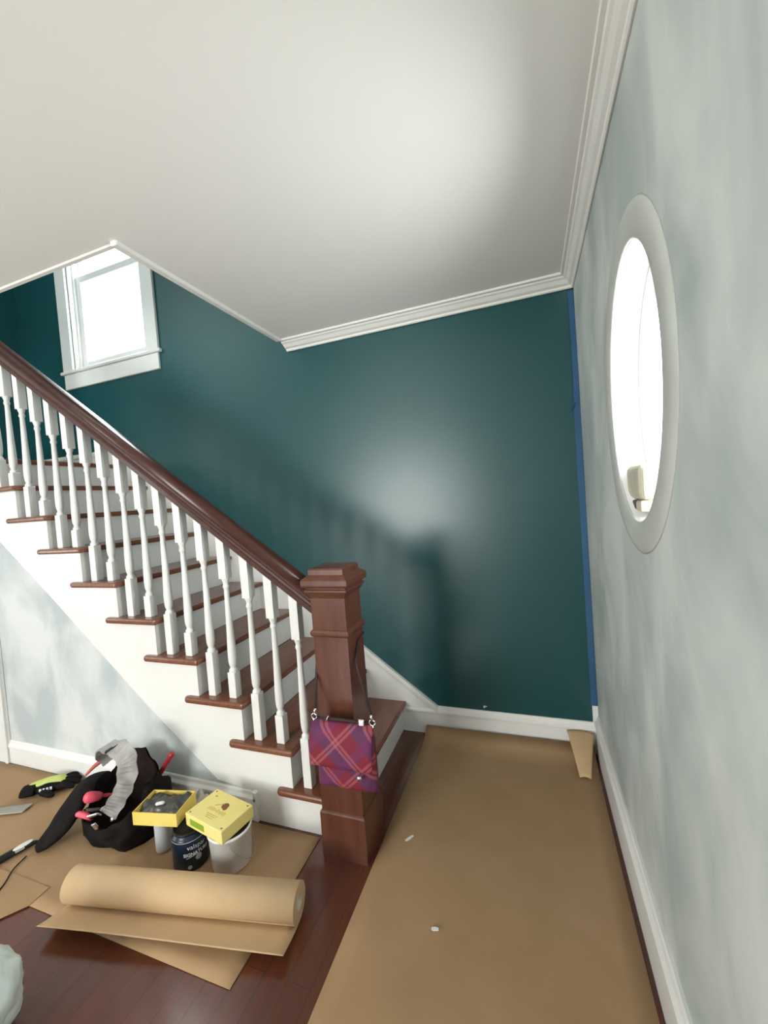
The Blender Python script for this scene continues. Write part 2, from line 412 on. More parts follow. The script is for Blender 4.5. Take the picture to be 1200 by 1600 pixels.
lo = wp('lower_sash', [(sx0, sx0+.065, .05, .085, WZ0, zm), (sx1-.065, sx1, .05, .085, WZ0, zm),
                  (sx0+.065, sx1-.065, .051, .084, WZ0, WZ0+.075), (sx0+.065, sx1-.065, .051, .084, zm-.055, zm)], white)
uo = wp('upper_sash', [(sx0, sx0+.045, .09, .125, zm-.045, WZ1-.02), (sx1-.045, sx1, .09, .125, zm-.045, WZ1-.02),
                  (sx0+.045, sx1-.045, .091, .124, zm-.045, zm-.005), (sx0+.045, sx1-.045, .091, .124, WZ1-.07, WZ1-.02)], white)
wp('glass', [(sx0+.065, sx1-.065, .066, .070, WZ0+.075, zm-.045)], glass_m, 0, lo)
wp('glass', [(sx0+.045, sx1-.045, .106, .110, zm-.005, WZ1-.07)], glass_m, 0, uo)

# ------------------------------------------------------------------ oval window
e = empty('window_2', (0, OY, OZ), 'oval window with rounded casing in the pale grey wall', 'window', kind='structure')
def oval_ring(nm, prof, m, nseg=72, parent=None):
    """prof: list of (radial offset, x) closed loop swept round the ellipse"""
    bm = NB(); rings = []
    for k in range(nseg):
        a = 2*PI*k/nseg
        c, s = math.cos(a), math.sin(a)
        nv = Vector((c/OA, s/OB)).normalized()
        rings.append([bm.verts.new((x, OA*c+nv.x*r, OB*s+nv.y*r)) for r, x in prof])
    np_ = len(prof)
    for k in range(nseg):
        A, B = rings[k], rings[(k+1) % nseg]
        for j in range(np_):
            bm.faces.new((A[j], B[j], B[(j+1) % np_], A[(j+1) % np_])).smooth = True
    return link(nm, bm, m, parent or e)
oval_ring('casing', [(-.001, .0), (-.001, -.003), (.004, -.006), (.03, -.009), (.060, -.010), (.074, -.008), (.084, -.003), (.088, 0.0)], oval_m)
oval_ring('jamb_liner', [(-.001, -.001), (-.001, .158), (-.0002, .158), (-.0002, -.001)], white)
fr = oval_ring('frame', [(-.001, .075), (-.016, .075), (-.020, .082), (-.030, .084), (-.034, .094), (-.046, .096), (-.046, .125), (-.001, .125)], white)
bm = NB()
for x in (.108, .112):
    v = [bm.verts.new((x, (OA-.04)*math.cos(2*PI*k/48), (OB-.04)*math.sin(2*PI*k/48))) for k in range(48)]
    bm.faces.new(v)
link('glass', bm, glass_m, fr)

# ------------------------------------------------------------------ crown mouldings, ceiling edge trim, baseboards
CR = [(0, 0), (0, -.048), (-.010, -.052), (-.018, -.048), (-.022, -.040), (-.040, -.034), (-.060, -.020), (-.072, -.016), (-.078, -.010), (-.096, -.010), (-.100, -.004), (-.100, 0)]
bm = NB()
A = [bm.verts.new((OPX+0.005-0.0, p, H+q)) for p, q in CR]; B = [bm.verts.new((.68*p, p, H+q)) for p, q in CR]
bm.faces.new(A)
for i in range(len(CR)):
    bm.faces.new((A[i], A[(i+1) % len(CR)], B[(i+1) % len(CR)], B[i]))
bm.faces.new(B)
tag(link('trim_1', bm, crown_m), 'white crown moulding along the top of the teal wall', 'moulding', kind='structure')
bm = NB()
A = [bm.verts.new((.68*p, p, H+q)) for p, q in CR]; B = [bm.verts.new((.68*p, BKY, H+q)) for p, q in CR]
bm.faces.new(A); bm.faces.new(B)
for i in range(len(CR)):
    bm.faces.new((A[i], A[(i+1) % len(CR)], B[(i+1) % len(CR)], B[i]))
tag(link('trim_2', bm, crown_m), 'crown moulding above the pale grey wall with the oval window', 'moulding', kind='structure')
bm = NB()
bx(bm, OPX-.012, OPX+.022, OPY-.02, -0.1, H-.016, H+.12, .004, 1)
tag(link('trim_3', bm, crown_m), 'white edge trim where the ceiling meets the stairwell opening, ending at the crown', 'moulding', kind='structure')
bm = NB(); bx(bm, LX-.14, OPX-.012, OPY-.012, OPY+.012, H-.006, H+.12, .004, 1)
tag(link('trim_4', bm, ceil_m), 'white edge trim of the stairwell opening running parallel to the teal wall', 'moulding', kind='structure')

def base_profile(h, t=0.018):
    return [(0, 0), (t, 0), (t, h-.045), (t+.006, h-.040), (t+.006, h-.030), (t-.004, h-.018), (t-.008, h-.004), (t-.012, h), (0, h)]
BH = 0.172
bm = NB()
prism(bm, [(-y, z) for y, z in base_profile(BH)], 'x', nose(1)+.0-.02, -0.001)
# sloped skirt running up the stairs, then level on the landing
x_a, z_a = -0.888, BH
sl = R/T
top = [(x_a, z_a), (LAND-.02, z_a+sl*(x_a-(LAND-.02)))]
bb_back = link('baseboard_back', bm, white); tag(bb_back, 'white baseboard at the foot of the teal wall', 'baseboard', kind='structure')
bm = NB()
zl = z_a+sl*(x_a-LAND)
prism(bm, [(x_a, 0.0), (x_a, z_a), (LAND, zl), (LX, zl), (LX, zl-.5), (LAND, zl-.55), (nose(1)-.1, 0.0)], 'y', -0.014, 0)
o = link('skirt_board', bm, white, bb_back)
bm = NB(); bx(bm, -.028, -.001, -.005, 0, BH-.01, .262); link('corner_block', bm, white, bb_back)
bm = NB()
dz = .032
prism(bm, [(x_a, z_a), (LAND, zl), (LX, zl), (LX, zl-dz), (LAND, zl-dz), (x_a, z_a-dz)], 'y', -0.026, -0.012, .004)
link('skirt_cap', bm, white, bb_back)
bm = NB()
prism(bm, [(-x, z) for x, z in base_profile(0.212, .02)], 'y', BKY, -0.024)
tag(link('baseboard_right', bm, white), 'white moulded baseboard under the oval window wall', 'baseboard', kind='structure')

# ------------------------------------------------------------------ staircase
st = empty('staircase', (nose(1), -W, 0), 'white staircase with stained wooden treads rising along the teal wall', 'staircase')
sxo, syo = st.location.x, st.location.y
def tread_bm(first_back=0.0):
    bm = NB()
    d = T + 0.028; re = 0.360
    pts = [(0, -.034), (0, W-.015), (-d, W-.015), (-d, 0.0), (-re+.012, 0.0), (-re, -.010), (-re+.006, -.024), (-re+.016, -.034)]
    prism(bm, pts, 'z', -.030, 0.0, .010)
    return bm
tm = None
for i in range(1, NS):
    if tm is None:
        o = link('tread', tread_bm(), tread_m, st); tm = o.data
    else:
        o = bpy.data.objects.new('tread', tm); C.objects.link(o); o.parent = st
    o.location = (nose(i)-sxo, 0, R*i)
bm = NB(); bx(bm, LX-LAND+.002, 0, -.034, W-.015, -.03, 0, .008, 2)
o = link('landing', bm, tread_m, st); o.location = (LAND-sxo, 0, R*NS)
rm = None
for i in range(1, NS+1):
    if rm is None:
        bm = NB(); bx(bm, -.046, -.030, 0.0, W-.015, 0, R-.030); o = link('riser', bm, white, st); rm = o.data
    else:
        o = bpy.data.objects.new('riser', rm); C.objects.link(o); o.parent = st
    o.location = (nose(i)-sxo, 0, R*(i-1))
    if i > 1: o.scale = (1, 1, 1)
# stringer: stepped white board on the open side, lower edge sloping
def step_top(dx=0.030, off=-.030):
    pts = []
    for i in range(1, NS+1):
        pts.append((nose(i)-dx, R*(i-1)+off if i > 1 else 0.0)); pts.append((nose(i)-dx, R*i+off))
    return pts
pts = step_top()
bm = NB()
ptsS = [(x-sxo, z) for x, z in pts]
low = [(-1.565, 0.0), (-1.565, .135), (-1.80, .160), (-2.23, .49), (-2.93, 1.075), (LAND-.28, 1.075+.80*(-2.93-(LAND-.28)))]
poly = ptsS + [(LAND-.28-sxo, R*NS-.03)] + [(x-sxo, z) for x, z in low[::-1]]
prism(bm, poly, 'y', -0.006, 0.0)
link('stringer', bm, white, st)

# wall under the stairs
bm = NB()
poly = step_top(.0465) + [(LX-.14, R*NS-.03), (LX-.14, 0.0)]
prism(bm, poly, 'y', -W+.0, -W+.02)
uw = tag(link('wall_under_stairs', bm, skim2), 'pale blue-grey primed wall panel under the staircase', 'wall', kind='structure')
bm = NB()
prism(bm, [(-W-.0-y, z) for y, z in base_profile(.140, .016)], 'x', LX, -1.575, 0)
bx(bm, -1.590, -1.565, -W-.022, -W, 0, .145, .004, 1)
tag(link('baseboard_stairs', bm, white), 'white baseboard along the primed wall under the stairs', 'baseboard', kind='structure')
bm = NB(); bx(bm, -3.54, -3.43, -W-.026, -W, 0, 1.62, .004, 1); bx(bm, -3.45, -3.427, -W-.032, -W-.02, 0, 1.62, .004, 1)
tag(link('trim_5', bm, white), 'white upright casing on the primed wall under the stairs', 'moulding', kind='structure')

# ------------------------------------------------------------------ railing
RS = 0.731
def zr(x): return 1.000 + RS*(-1.215 - x)       # underside of the rail
YB = -W + 0.030
rl = empty('stair_railing', (nose(1), YB, R), 'stair railing with dark red-brown handrail and white turned balusters', 'railing')
lx, ly, lz = rl.location
half = [(.023, 0), (.023, .026), (.028, .031), (.031, .040), (.028, .050), (.025, .054), (.025, .066), (.032, .072), (.036, .084), (.037, .102), (.031, .120), (.018, .130)]
prof = half + [(-a, b) for a, b in half[::-1]]
bm = NB()
xa, xb = -1.150, -3.62
A = [bm.verts.new((xa-lx, p, zr(xa)+q-lz)) for p, q in prof]; B = [bm.verts.new((xb-lx, p, zr(xb)+q-lz)) for p, q in prof]
bm.faces.new(A); bm.faces.new(B)
for i in range(len(prof)):
    f = bm.faces.new((A[i], A[(i+1) % len(prof)], B[(i+1) % len(prof)], B[i]))
    f.smooth = 8 <= i <= 14
link('handrail', bm, stain, rl)

def baluster(x, zb):
    zt = zr(x); w_ = 0.021
    b1 = zt-.645; t0 = zt-.190
    bm = NB()
    bx(bm, -w_, w_, -w_, w_, 0, b1-zb, .002, 1)
    # top block with a slanted head tucked under the rail
    vs = bx(bm, -w_, w_, -w_, w_, t0-zb, zt-zb)
    for v in vs:
        if v.co.z > zt-zb-.001: v.co.z = zr(x+v.co.x)-zb+.002
    L = t0-b1
    pr = [(.016, -.004), (.0195, .000), (.0205, .006), (.0185, .013), (.0145, .018), (.0135, .024), (.0170, .032), (.0195, .048), (.0205, .075), (.0200, .110), (.0180, .165),
          (.0155, .24), (.0135, .32), (.0120, L-.062), (.0120, L-.050), (.0155, L-.044), (.0160, L-.036), (.0130, L-.030), (.0135, L-.022), (.0175, L-.010), (.0195, L-.001), (.0195, L+.004)]
    lathe(bm, pr, 14, (0, 0, b1-zb))
    o = link('baluster', bm, white, rl)
    o.location = (x-lx, 0, zb-lz)
for i in range(1, NS):
    if i > 1: baluster(nose(i)-.088, R*i)
    baluster(nose(i)-.2125, R*i)
# upper newel at the landing
bm = NB(); bx(bm, -.055, .055, -.055, .055, 0, 1.18, .004, 1); bx(bm, -.07, .07, -.07, .07, 1.13, 1.17, .006, 1); bx(bm, -.062, .062, -.062, .062, .9, .92, .004, 1)
o = link('landing_post', bm, stain, rl); o.location = (-3.66-lx, 0, R*NS-lz)

# ------------------------------------------------------------------ newel post
NX, NY = -1.082, -0.868
nw = empty('newel_post', (NX, NY, 0), 'square dark red-brown newel post at the foot of the stairs', 'newel post')
def sq_loft(prof, bev=0):
    bm = NB(); rings = []
    for h, z in prof:
        rings.append([bm.verts.new((sx*h, sy*h, z)) for sx, sy in ((-1, -1), (1, -1), (1, 1), (-1, 1))])
    bm.faces.new(rings[0][::-1]); bm.faces.new(rings[-1])
    for a, b in zip(rings, rings[1:]):
        for k in range(4): bm.faces.new((a[k], a[(k+1) % 4], b[(k+1) % 4], b[k]))
    return bm
link('plinth', sq_loft([(.101, 0), (.101, .186), (.099, .192), (.094, .196)]), newel_m, nw)
link('base_block', sq_loft([(.0935, .195), (.0925, .42), (.088, .432), (.079, .438)]), newel_m, nw)
link('shaft', sq_loft([(.078, .19), (.0775, 1.105)]), newel_m, nw)
link('collar', sq_loft([(.077, .922), (.083, .926), (.087, .934), (.087, .942), (.083, .950), (.077, .955)]), newel_m, nw)
link('cap', sq_loft([(.077, 1.082), (.080, 1.092), (.088, 1.104), (.095, 1.112), (.095, 1.120), (.090, 1.124), (.090, 1.128), (.102, 1.134), (.104, 1.140), (.104, 1.160), (.100, 1.166),
                     (.086, 1.176), (.079, 1.180), (.079, 1.200), (.075, 1.206), (.030, 1.209)]), newel_m, nw)

# ------------------------------------------------------------------ plaid bag on the newel
bg_ = empty('plaid_shoulder_bag', (NX+.064, NY-.143, 0.350), 'plum red and purple plaid shoulder bag hanging on the newel post', 'bag')
bg_.scale = (1, 1, .93)
bm = NB()
# soft body: rounded box, thicker at the bottom
nx, nz = 14, 14
def bagpt(u, v, s):
    x = (u-.5)*.255*(1-.04*(v)); z = v*.275
    edge = min(1, 6*min(u, 1-u), 8*min(v, 1-v)); edge = max(0, edge)**.5
    d = (.014 + .022*(1-v))*edge + .004
    return Vector((x+.003*noise.noise((u*5, v*4, s)), s*d*(.9 if s > 0 else 1), z+.004*noise.noise((u*4, v*3, 3+s))))
for s in (-1, 1):
    G = [[bm.verts.new(bagpt(i/nx, j/nz, s)) for j in range(nz+1)] for i in range(nx+1)]
    for i in range(nx):
        for j in range(nz):
            bm.faces.new((G[i][j], G[i+1][j], G[i+1][j+1], G[i][j+1])).smooth = True
bmesh.ops.remove_doubles(bm, verts=bm.verts, dist=.0005)
bmesh.ops.bridge_loops(bm, edges=[ed for ed in bm.edges if ed.is_boundary])
link('body', bm, plaid, bg_)
bm = NB()
def flapfn(u, v):
    x = (u-.5)*.262; z = .285 - v*.165
    y = -.034 - .012*math.sin(v*PI*.6) - .012*v + .003*noise.noise((u*4, v*4, 9))
    if v < .12: y = -.036*v/.12+.004
    return Vector((x, y, z + (.006 if v < .12 else 0)))
T_ = [[bm.verts.new(flapfn(i/12, j/10)) for j in range(11)] for i in range(13)]
B_ = [[bm.verts.new(flapfn(i/12, j/10)+Vector((0, .004, -.002))) for j in range(11)] for i in range(13)]
for i in range(12):
    for j in range(10):
        bm.faces.new((T_[i][j], T_[i+1][j], T_[i+1][j+1], T_[i][j+1])).smooth = True
        bm.faces.new((B_[i][j], B_[i][j+1], B_[i+1][j+1], B_[i+1][j])).smooth = True
for i in range(12):
    bm.faces.new((T_[i][0], B_[i][0], B_[i+1][0], T_[i+1][0])); bm.faces.new((T_[i][10], T_[i+1][10], B_[i+1][10], B_[i][10]))
for j in range(10):
    bm.faces.new((T_[0][j], T_[0][j+1], B_[0][j+1], B_[0][j])); bm.faces.new((T_[12][j], B_[12][j], B_[12][j+1], T_[12][j+1]))
link('flap', bm, plaid, bg_)
bm = NB()
tube(bm, [(-.125, .004, .285), (-.04, -.004, .294), (.04, -.004, .294), (.122, .004, .287)], .007, 8)
link('top_piping', bm, strap_m, bg_)
bm = NB(); lathe(bm, [(.010, 0), (.010, .003), (.006, .006), (.001, .007)], 14)
o = link('snap_button', bm, chrome, bg_); o.location = (.075, -.052, .092); o.rotation_euler = (PI/2, 0, 0); o['label'] = 'silver snap button'
for sx in (-1, 1):
    bm = NB()
    pts_ = [(sx*.124+.012*math.cos(a), -.006+.002*sx, .298+.012*math.sin(a)) for a in [k*PI/5 for k in range(11)]]
    tube(bm, pts_, .0028, 6); tube(bm, [(sx*.124, -.006, .308), (sx*.120, -.002, .33)], .005, 8); tube(bm, [(sx*.128, -.008, .286), (sx*.127, -.012, .27)], .0035, 6)
    link('ring_hardware', bm, chrome, bg_)
bm = NB()
# strap looped round the back of the newel just under the collar
q = .0805
cx, cy, cz = NX-bg_.location.x, NY-bg_.location.y, bg_.location.z
ptsR = [(.120, 0.0, .330), (cx+q+.012, cy-q+.03, .50), (cx+q+.002, cy-q+.09, .575), (cx+q, cy+q, .585)]
ptsL = [(cx-q, cy+q, .585), (cx-q-.002, cy-q+.09, .575), (cx-q-.006, cy-q+.03, .50), (-.120, 0.0, .330)]
tube(bm, ptsR, .0055, 8, .6); tube(bm, ptsL, .0055, 8, .6)
ribbon(bm, [(cx+q, cy+q, .585), (cx-q, cy+q, .585)], .012, .003, (0, 0, 1))
link('strap', bm, strap_m, bg_)
bm = NB(); bx(bm, -.012, .012, -.006, .006, -.014, .014, .003, 1)
o = link('buckle', bm, chrome, bg_); o.location = (.082, -.010, .298)
bm = NB(); bx(bm, -.004, .004, -.004, .004, -.012, .012, .002, 1)
o = link('buckle', bm, chrome, bg_); o.location = (-.062, -.012, .300); o.rotation_euler = (0, .5, 0)

# ------------------------------------------------------------------ kraft paper on the floor
def wavy(x, y, k=.0022): return k*(1+noise.noise((x*2.2, y*2.0, 1.3))) + .4*k*(1+noise.noise((x*9, y*3, 5)))
e = empty('kraft_paper_runner', (-.49, -1.6, 0), 'long brown kraft paper runner laid along the oval window wall', 'floor paper')
bm = NB()
def runner(u, v):
    y = -.032 - v*3.3; x = -.962 + u*(.930 + .006*math.sin(y*2))
    z = .003 + wavy(x, y)
    if y > -.16: z += .055*((y+.16)/.128)**2
    return Vector((x+.49, y+1.6, z))
sheet(bm, runner, 14, 60, .002)
link('sheet', bm, kraft, e)
bm = NB()
def tongue(u, v):
    wd = .135*(1-v)+.052*v
    x = -.098 + (u-.5)*wd - .005*v
    y = -.030 - .225*v; z = .108*(1-v)**1.2 + .018 + .018*math.sin(v*PI)
    return Vector((x+.49, y+1.6, z+.008*math.sin(u*PI)))
sheet(bm, tongue, 6, 12, .0015)
link('folded_corner', bm, kraft2, e)

e = empty('kraft_paper_sheet', (-2.3, -1.17, 0), 'brown kraft paper sheet covering the floor below the stairs, under the paint cans', 'floor paper')
bm = NB()
def under(u, v):
    x = -1.238 - u*2.28; y = -.898 - v*(.575+.0*u) - (0.14 if False else 0)
    return Vector((x+2.3, y+1.17, .003+wavy(x, y, .0008)))
sheet(bm, under, 40, 12, .002)
link('sheet', bm, kraft, e)
bm = NB()
pts_ = [(-2.20, -1.40), (-2.195, -1.475), (-2.25, -1.545), (-3.3, -1.78), (-3.52, -1.40)]
prism(bm, [(x+2.3, y+1.17) for x, y in pts_], 'z', .0052, .0068)
link('overlapping_sheet', bm, kraft, e)

# roll with its loose end
e = empty('kraft_paper_roll', (-1.590, -1.314, 0.0045), 'roll of brown kraft paper with its loose end unrolled over the wooden floor', 'paper roll', rotz=math.atan2(.173, .913))
RR, RLn = .060, .925
bm = NB()
n = 28
outer = [[bm.verts.new((s*RLn/2, RR*math.cos(2*PI*k/n), RR+.001+RR*math.sin(2*PI*k/n))) for k in range(n)] for s in (-1, 1)]
inner = [[bm.verts.new((s*RLn/2, .026*math.cos(2*PI*k/n), RR+.001+.026*math.sin(2*PI*k/n))) for k in range(n)] for s in (-1, 1)]
for k in range(n):
    q = (k+1) % n
    bm.faces.new((outer[0][k], outer[0][q], outer[1][q], outer[1][k])).smooth = True
    bm.faces.new((inner[0][k], inner[1][k], inner[1][q], inner[0][q])).smooth = True
    for s in (0, 1): bm.faces.new((outer[s][k], inner[s][k], inner[s][q], outer[s][q]))
link('roll', bm, kraft2, e)
bm = NB()
for s in (-1, 1):
    lo_, hi_ = sorted((s*(RLn/2-.004), s*(RLn/2-.05)))
A = []
n2 = 20
for r_ in (.0258, .0225):
    A.append([[bm.verts.new((s*(RLn/2+.001), r_*math.cos(2*PI*k/n2), RR+.001+r_*math.sin(2*PI*k/n2))) for k in range(n2)] for s in (-1, 1)])
for k in range(n2):
    q = (k+1) % n2
    bm.faces.new((A[0][0][k], A[0][0][q], A[0][1][q], A[0][1][k])).smooth = True
    bm.faces.new((A[1][0][k], A[1][1][k], A[1][1][q], A[1][0][q])).smooth = True
    for s in (0, 1): bm.faces.new((A[0][s][k], A[1][s][k], A[1][s][q], A[0][s][q]))
o = link('cardboard_core', bm, cream, e)
bm = NB()
def loose(u, v):
    x = (u-.5)*RLn
    if v < .3:
        a = -PI*.15 - (v/.3)*PI*.35
        y, z = -(RR+.0015)*math.cos(a), RR+.0015+(RR+.0015)*math.sin(a)
    else:
        t = (v-.3)/.7
        y = -t*.150; z = .001 + .040*t**1.5 + .006*math.sin(u*3+1)*t
        y -= .012*math.sin(u*PI)*t*0
    return Vector((x, y, z+.002))
sheet(bm, loose, 24, 24, .0012)
link('loose_end', bm, kraft2, e)

# scraps on the runner
for (x, y, a, l, lab) in [(-.853, -.808, .9, .042, 'thin white scrap lying near the edge of the kraft paper runner'), (-.668, -1.137, .1, .024, 'small white paint chip in the middle of the kraft paper runner'),
                     (-.690, -.095, .3, .016, 'tiny white paint chip on the kraft paper close to the teal wall')]:
    bm = NB(); prism(bm, [(-l/2, -.004), (-l*.2, -.007), (l/2, -.003), (l/2, .004), (0, .006), (-l/2, .003)], 'z', 0, .003)
    o = link('scrap', bm, scrap_m); o.location = (x, y, .0095); o.rotation_euler = (0, 0, a)
    tag(o, lab, 'scrap', 'white scraps on the kraft paper')
# small hook screwed into the teal wall above the baseboard
bm = NB(); tube(bm, [(-.607, 0, .198), (-.607, -.012, .198)], .006, 8); tube(bm, [(-.604, -.008, .199), (-.592, -.012, .204)], .003, 6)
tag(link('wall_cable_end', bm, can_wh), 'tiny white cable end poking out above the baseboard of the teal wall', 'cable')

# blue tape
e = empty('masking_tape', (-.0165, 0, 1.3), 'blue masking tape strip down the edge of the teal wall by the corner', 'tape')
bm = NB(); P_ = []
zs = [.262 + k*(1.90-.262)/14 for k in range(15)]
ribbon(bm, [(-.001+.0015*noise.noise((z*3, 0, 0)), -.0015, z-1.3) for z in zs], .030, .001, (1, 0, 0)); link('strip', bm, tape_m, e)
bm = NB()
zs = [1.88 + k*(2.49-1.88)/8 for k in range(9)]
ribbon(bm, [(-.001+.003*math.sin((z-1.88)*5), -.003-.010*math.exp(-((z-2.02)/.08)**2), z-1.3) for z in zs], .027, .001, (1, .1, 0)); link('strip', bm, tape_m, e)
bm = NB(); ribbon(bm, [(-.004, -.004, .60), (-.018, -.008, .575), (-.030, -.012, .562)], [.02, .012, .004], .001, (.4, 0, 1)); link('loose_tail', bm, tape_m, e)

# ------------------------------------------------------------------ paint supplies
def wrap_text(txt, size, r, ang0, z, m, parent, name, slant=0.0, bold=0.0):
    cu = bpy.data.curves.new('t', 'FONT'); cu.body = txt; cu.size = size; cu.align_x = 'LEFT'; cu.offset = bold; cu.resolution_u = 2
    ob = bpy.data.objects.new('t', cu); C.objects.link(ob)
    dg = bpy.context.evaluated_depsgraph_get(); me = bpy.data.meshes.new_from_object(ob.evaluated_get(dg))
    bpy.data.objects.remove(ob)
    bm = NB(); bm.from_mesh(me); bpy.data.meshes.remove(me)
    bmesh.ops.subdivide_edges(bm, edges=[e_ for e_ in bm.edges if e_.calc_length() > r*.15], cuts=2)
    for v in bm.verts:
        a = ang0 + v.co.x/r; zz = z + v.co.y + slant*v.co.x
        v.co = Vector((r*math.cos(a), r*math.sin(a), zz))
    me = bpy.data.meshes.new(name); bm.to_mesh(me); bm.free(); me.materials.append(m)
    o = bpy.data.objects.new(name, me); C.objects.link(o); o.parent = parent
    return o

# navy can
CANX, CANY = -1.722, -1.137
e = empty('paint_can', (CANX, CANY, .0058), 'navy blue paint can with white lettering between frosted bottle and white bucket', 'paint can')
cr = .071
bm = NB(); lathe(bm, [(cr-.003, 0), (cr, .003), (cr, .128), (cr-.003, .133), (cr-.009, .138), (cr-.011, .146)], 32); link('body', bm, navy, e)
bm = NB(); lathe(bm, [(cr-.011, .144), (cr-.007, .147), (cr-.007, .152), (cr-.012, .154), (cr-.014, .150), (.004, .150)], 32); link('lid', bm, blk_pl, e)
bm = NB(); lathe(bm, [(cr+.0006, .124), (cr+.0006, .127)], 32, cap=False); o = link('shoulder_band', bm, print_g, e)
toward = math.atan2(-2.404-CANY, -.283-CANX)
wrap_text('valspar', .027, cr+.0008, toward-.22, .094, print_w, e, 'brand_lettering', -.06)
wrap_text('SIGNATURE', .019, cr+.0008, toward-.44, .068, print_w, e, 'product_lettering', -.04, .0006)
bm = NB()
for (ua, uz, rad_) in ((.36, .052, .0125), (-.14, .022, .008)):
    vs = []
    for k in range(16):
        a = toward+ua+rad_/cr*math.cos(2*PI*k/16); vs.append(bm.verts.new(((cr+.001)*math.cos(a), (cr+.001)*math.sin(a), uz+rad_*math.sin(2*PI*k/16))))
    bm.faces.new(vs)
link('printed_badge', bm, print_g, e)
bm = NB()
vs = []
for k in range(9): a = toward-.30+k*.075; vs.append(((cr+.0008)*math.cos(a), (cr+.0008)*math.sin(a), .059+.0009*k))
lo_ = [bm.verts.new(v) for v in vs]; hi_ = [bm.verts.new((v[0], v[1], v[2]+.0025)) for v in vs]
for k in range(8): bm.faces.new((lo_[k], lo_[k+1], hi_[k+1], hi_[k]))
link('printed_line', bm, print_w, e)

# white bucket
BKX, BKYY = -1.546, -1.094
e = empty('paint_bucket', (BKX, BKYY, .0058), 'white paint bucket with a yellow box resting on its lid', 'bucket')
bm = NB(); lathe(bm, [(.074, 0), (.078, .004), (.085, .140), (.089, .141), (.089, .150), (.086, .152)], 36); link('body', bm, bucket_m, e)
bm = NB(); lathe(bm, [(.084, .1525), (.082, .156), (.076, .156), (.074, .153), (.004, .153)], 36); link('lid', bm, blk_pl, e)
bm = NB()
pts_ = [(.092*math.cos(a), .092*math.sin(a), .132-.112*math.sin((a+.95)/2.6*PI)) for a in [-.95+k*2.6/16 for k in range(17)]]
tube(bm, pts_, .0016, 6); link('wire_handle', bm, steel, e)

# frosted bottle
e = empty('plastic_bottle', (-1.888, -1.130, .0058), 'frosted white plastic bottle under the open yellow box', 'bottle')
bm = NB(); lathe(bm, [(.026, 0), (.030, .004), (.031, .02), (.031, .122), (.027, .134), (.018, .140), (.018, .142)], 24); link('body', bm, bottle_m, e)
bm = NB(); lathe(bm, [(.020, .142), (.020, .156), (.018, .159)], 20); link('cap', bm, can_wh, e)

# open yellow box with dark tray
e = empty('open_yellow_box', (-1.864, -1.125, .1655), 'open yellow box holding dark crumpled plastic, resting on bottle and can', 'box', rotz=.20)
bw, bd, bh = .205, .135, .056
bm = NB()
t = .003
bx(bm, -bw/2, bw/2, -bd/2, bd/2, 0, t); bx(bm, -bw/2, bw/2, -bd/2, -bd/2+t, t, bh); bx(bm, -bw/2, bw/2, bd/2-t, bd/2, t, bh)
bx(bm, -bw/2, -bw/2+t, -bd/2+t, bd/2-t, t, bh); bx(bm, bw/2-t, bw/2, -bd/2+t, bd/2-t, t, bh)
link('box', bm, yellow, e)
bm = NB()
def crump(u, v):
    x = (u-.5)*(bw-.014); y = (v-.5)*(bd-.014)
    z = bh-.012 + .022*noise.noise((u*4, v*3, 2)) + .012*noise.noise((u*11, v*9, 4)) + .014*math.sin(u*PI)*math.sin(v*PI)
    return Vector((x, y, z))
sheet(bm, crump, 26, 18, .002)
link('crumpled_plastic', bm, dark_gr, e)
bm = NB(); tube(bm, smoothpath([(-.012, -.040, .072), (.004, -.036, .075), (.024, -.030, .074)], 3), [.002]+[.007]*5+[.003], 8)
link('white_stub', bm, can_wh, e)

# closed yellow box
e = empty('closed_yellow_box', (-1.590, -1.098, .1638), 'closed pale yellow box with a brown emblem lying on the white bucket', 'box', rotz=math.radians(-12))
bw, bd, bh = .232, .158, .050
e.rotation_euler = (0, 0, math.radians(-11))
bm = NB(); bx(bm, -bw/2+.002, bw/2-.002, -bd/2+.002, bd/2-.002, 0, bh-.022, .002, 1); link('base', bm, ylw_dk, e)
bm = NB(); bx(bm, -bw/2, bw/2, -bd/2, bd/2, .004, bh+.006, .003, 2); lid = link('lid', bm, yellow2, e)
bm = NB(); zt = bh+.0064
def disc(bm, cx_, cy_, rx, ry, z_, n=16):
    bm.faces.new([bm.verts.new((cx_+rx*math.cos(2*PI*k/n), cy_+ry*math.sin(2*PI*k/n), z_)) for k in range(n)])
disc(bm, .012, .022, .017, .016, zt); disc(bm, .022, .012, .010, .010, zt+.0002)
link('brown_emblem', bm, brown_ink, lid)
for sx in (-1, 1):
    for sy in (-1, 1):
        bm = NB(); disc(bm, sx*(bw/2-.016), sy*(bd/2-.014), .004, .004, zt); link('corner_dot', bm, brown_ink, lid)
bm = NB()
random.seed(3)
for k in range(14):
    x_ = -.050+k*.0075; h_ = .010+.012*random.random(); bx(bm, x_, x_+.0028, -.012-h_/2, -.012+h_/2, zt-.0006, zt)
for k in range(3): bx(bm, -.03+.004*k, .035-.006*k, -.036-.008*k, -.0335-.008*k, zt-.0006, zt)
for k in range(5): bx(bm, -.034+k*.006, -.031+k*.006, .004+.004*k, .012+.004*k, zt-.0006, zt)
link('gold_print', bm, gold_ink, lid)['kind'] = 'stuff'
bm = NB(); disc(bm, -.075, .045, .007, .005, zt); link('gold_mark', bm, gold_ink, lid)
bm = NB(); bx(bm, -.085, .005, -bd/2-.0006, -bd/2, .016, .042); link('green_label', bm, green_ink, lid)

